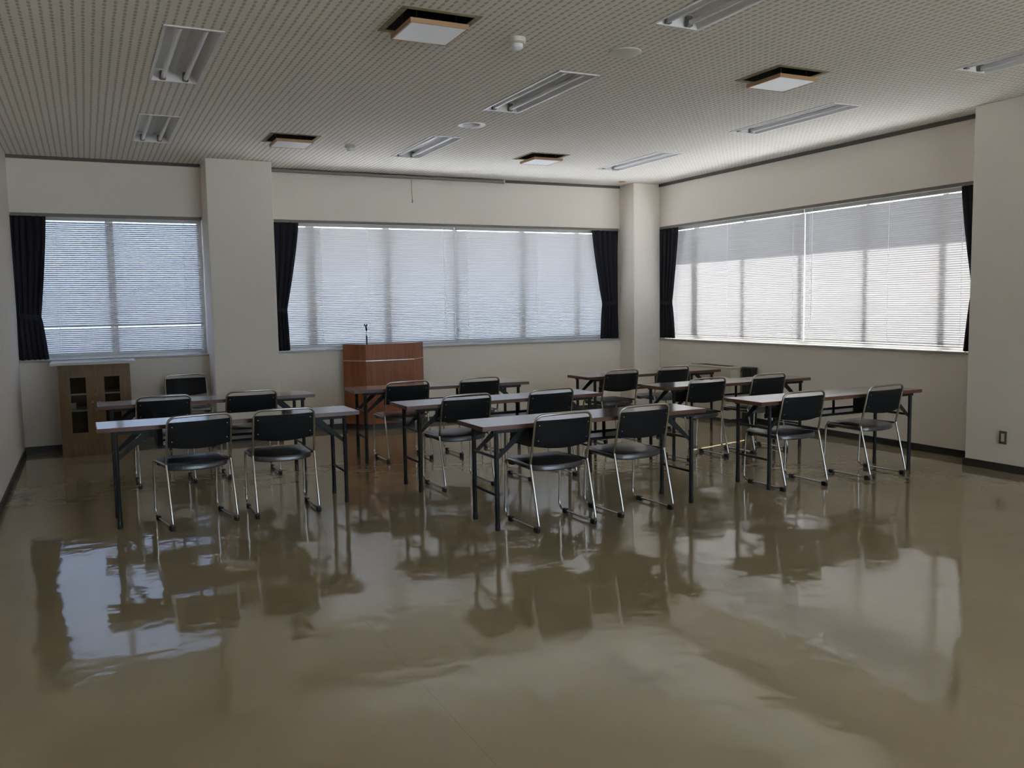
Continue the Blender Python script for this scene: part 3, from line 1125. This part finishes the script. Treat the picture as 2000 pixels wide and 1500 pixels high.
# ================================================================== CABINET
def make_cabinet():
    x0, x1, y0, y1, zt = -0.285, 0.388, 9.95, 10.40, 0.945
    t = thing('display_cabinet', 'honey-brown wooden cabinet with two glass doors and a pale top', 'cabinet', ((x0 + x1) / 2, (y0 + y1) / 2, 0))
    w, d = (x1 - x0) / 2, (y1 - y0) / 2
    th = 0.02
    def part(name, mtl, boxes, parent=t, bevel=0.0):
        bm = new_bm()
        for b in boxes:
            add_box(bm, *b, bevel)
        return obj(name, bm, mtl, parent)
    part('side_panel', 'cabinet', [(-w, -w + th, -d, d, 0.0, zt)])
    part('side_panel', 'cabinet', [(w - th, w, -d, d, 0.0, zt)])
    part('back_panel', 'cabinet', [(-w + th, w - th, d - 0.01, d, 0.05, zt)])
    part('bottom_panel', 'cabinet', [(-w + th, w - th, -d + 0.005, d - 0.01, 0.17, 0.19)])
    part('plinth', 'cabinet', [(-w + th, w - th, -d + 0.012, -d + 0.03, 0.0, 0.06)])
    part('drawer_front', 'cabinet', [(-w + 0.06, w - 0.06, -d - 0.004, -d + 0.012, 0.075, 0.155)], bevel=0.002)
    part('front_rail', 'cabinet', [(-w + th, w - th, -d, -d + 0.02, 0.06, 0.19)])
    part('front_rail', 'cabinet', [(-w + th, w - th, -d, -d + 0.02, 0.875, zt)])
    for z in (0.46, 0.63):
        part('shelf', 'unit', [(-w + th, w - th, -d + 0.05, d - 0.012, z, z + 0.016)])
    part('top_board', 'caplaminate', [(-w - 0.068, w + 0.058, -d - 0.055, d + 0.02, zt, zt + 0.028)], bevel=0.003)
    for s in (-1, 1):
        a, b_ = (-w + th, -0.002) if s < 0 else (0.002, w - th)
        rail = 0.085
        z0, z1 = 0.19, 0.875
        dr = part('door', 'cabinet', [(a, a + rail, -d - 0.004, -d + 0.016, z0, z1), (b_ - rail, b_, -d - 0.004, -d + 0.016, z0, z1),
                                       (a + rail, b_ - rail, -d - 0.004, -d + 0.016, z0, z0 + 0.055), (a + rail, b_ - rail, -d - 0.004, -d + 0.016, z1 - 0.06, z1)])
        part('door_pane', 'cabinet_glass', [(a + rail, b_ - rail, -d + 0.004, -d + 0.008, z0 + 0.055, z1 - 0.06)], dr)
        kx = b_ - 0.03 if s < 0 else a + 0.03
        bm = new_bm()
        add_lathe(bm, [(0.006, 0.0), (0.006, 0.012), (0.011, 0.018), (0.008, 0.026)], (0, 0, 0), 12)
        kn = obj('knob', bm, 'rivet', dr, True)
        kn.rotation_euler = (math.pi / 2, 0, 0)
        kn.location = (kx, -d - 0.004, 0.56)
    return t
make_cabinet()
bm = new_bm()
add_box(bm, -0.03, 0.03, -0.02, 0.02, 0.0, 0.07, 0.002)
tag(obj('card_box', bm, 'papers', None, False, (-0.165, 10.09, 0.476)), 'small white box on the lower shelf inside the glass cabinet', 'box')

# ================================================================== LECTERN
def make_lectern():
    cx = 3.295
    t = thing('lectern', 'reddish-brown veneer lectern with angled front sides and dark plinth', 'lectern', (cx, 10.14, 0))
    hw, bw, dep = 0.305, 0.515, 0.255
    z0, zs, z1 = 0.075, 0.842, 1.04
    outer = [(-bw, dep), (-hw, 0.0), (hw, 0.0), (bw, dep)]
    th = 0.02
    def panel(p, q, za, zb, name, parent=t):
        P, Q = Vector((p[0], p[1], 0)), Vector((q[0], q[1], 0))
        nrm = Vector((-(Q - P).y, (Q - P).x, 0)).normalized() * th
        bm = new_bm()
        add_prism(bm, [(P.x, P.y), (Q.x, Q.y), ((Q + nrm).x, (Q + nrm).y), ((P + nrm).x, (P + nrm).y)], za, zb)
        return obj(name, bm, 'lectern', parent)
    for (a, b_), nm in zip(zip(outer, outer[1:]), ('side_panel', 'front_panel', 'side_panel')):
        panel(a, b_, z0, zs - 0.004, nm)
        panel(a, b_, zs + 0.004, z1, nm)
    # silver strip between upper and lower panels
    for (a, b_) in zip(outer, outer[1:]):
        P, Q = Vector((a[0], a[1], 0)), Vector((b_[0], b_[1], 0))
        nrm = Vector((-(Q - P).y, (Q - P).x, 0)).normalized()
        p0, q0 = P - nrm * 0.002, Q - nrm * 0.002
        p1, q1 = P + nrm * 0.018, Q + nrm * 0.018
        bm = new_bm()
        add_prism(bm, [(p0.x, p0.y), (q0.x, q0.y), (q1.x, q1.y), (p1.x, p1.y)], zs - 0.004, zs + 0.004)
        obj('metal_strip', bm, 'silver', t)
    bm = new_bm()
    k = 0.022
    add_prism(bm, [(-bw + k * 1.6, dep), (-hw + k * 0.4, k), (hw - k * 0.4, k), (bw - k * 1.6, dep)], z1 - 0.07, z1 - 0.045)
    obj('desk_top', bm, 'lectern', t)
    bm = new_bm()
    k = 0.012
    add_prism(bm, [(-bw + 0.03, dep), (-hw + 0.006, k), (hw - 0.006, k), (bw - 0.03, dep)], 0.0, z0)
    obj('plinth', bm, 'base', t)
    return t
make_lectern()

# microphone stand on the lectern
t = thing('microphone_stand', 'small black desk microphone stand with empty clip on the lectern', 'microphone stand', (3.055, 10.30, 0.9955))
bm = new_bm()
add_lathe(bm, [(0.055, 0.0), (0.055, 0.010), (0.018, 0.022)], (0, 0, 0), 24)
obj('stand_base', bm, 'blackplastic', t, True)
bm = new_bm()
add_tube(bm, [(0, 0, 0.02), (0, 0, 0.145)], 0.0095, 10)
obj('lower_tube', bm, 'blackplastic', t, True)
bm = new_bm()
add_tube(bm, [(0, 0, 0.14), (0, 0, 0.24)], 0.005, 8)
obj('upper_rod', bm, 'chrome', t, True)
bm = new_bm()
add_tube(bm, [(0, 0, 0.205), (-0.002, 0, 0.245)], 0.011, 8)
add_tube(bm, [(-0.002, 0, 0.24), (-0.010, -0.01, 0.272)], 0.009, 8)
add_box(bm, -0.026, -0.018, -0.018, 0.008, 0.262, 0.288, 0.002)
add_box(bm, 0.002, 0.010, -0.018, 0.008, 0.262, 0.288, 0.002)
add_box(bm, -0.026, 0.010, -0.018, 0.008, 0.258, 0.266, 0.002)
obj('clip', bm, 'blackplastic', t)

# ================================================================== HEATER UNIT BY THE RIGHT WALL
t = thing('convector_heater', 'low cream convector unit standing along the right wall', 'heater', (7.12, 8.74, 0))
bm = new_bm(); add_box(bm, -0.125, 0.12, -0.41, 0.41, 0.045, 0.655, 0.006); obj('body', bm, 'unit', t)
bm = new_bm(); add_box(bm, -0.130, 0.12, -0.415, 0.415, 0.655, 0.682, 0.006); lid = obj('top_cover', bm, 'unit', t)
for k in range(9):
    bm = new_bm()
    add_box(bm, -0.06 + 0.016 * k, -0.053 + 0.016 * k, -0.30, 0.30, 0.680, 0.6845)
    obj('grille_slot', bm, 'plate', lid)
bm = new_bm(); add_box(bm, -0.110, 0.12, -0.40, 0.40, 0.0, 0.046); obj('plinth', bm, 'base', t)
bm = new_bm()
add_tube(bm, fillet([(0.03, -0.413, 0.62), (0.035, -0.445, 0.66), (0.06, -0.44, 0.56), (0.085, -0.43, 0.62), (0.10, -0.42, 0.60)], 0.05, 5), 0.004, 6)
obj('power_flex', bm, 'brownwire', t)
t = thing('pipe_cover', 'narrow black box beside the end of the cream convector unit', 'box', (7.195, 8.205, 0))
bm = new_bm(); add_box(bm, -0.05, 0.045, -0.085, 0.085, 0.0, 0.67, 0.008); obj('case', bm, 'blackplastic', t)
bm = new_bm(); add_box(bm, -0.054, 0.045, -0.09, 0.09, 0.655, 0.684, 0.006); obj('cap', bm, 'blackplastic', t)
bm = new_bm()
add_tube(bm, fillet([(7.03, 9.12, 0.690), (7.05, 9.0, 0.688), (7.06, 8.85, 0.70), (7.07, 8.75, 0.69), (7.10, 8.62, 0.688), (7.14, 8.45, 0.688)], 0.05, 5), 0.004, 6)
tag(obj('loose_cord', bm, 'plate', None, True), 'thin loose cord lying on top of the cream convector unit', 'cord')
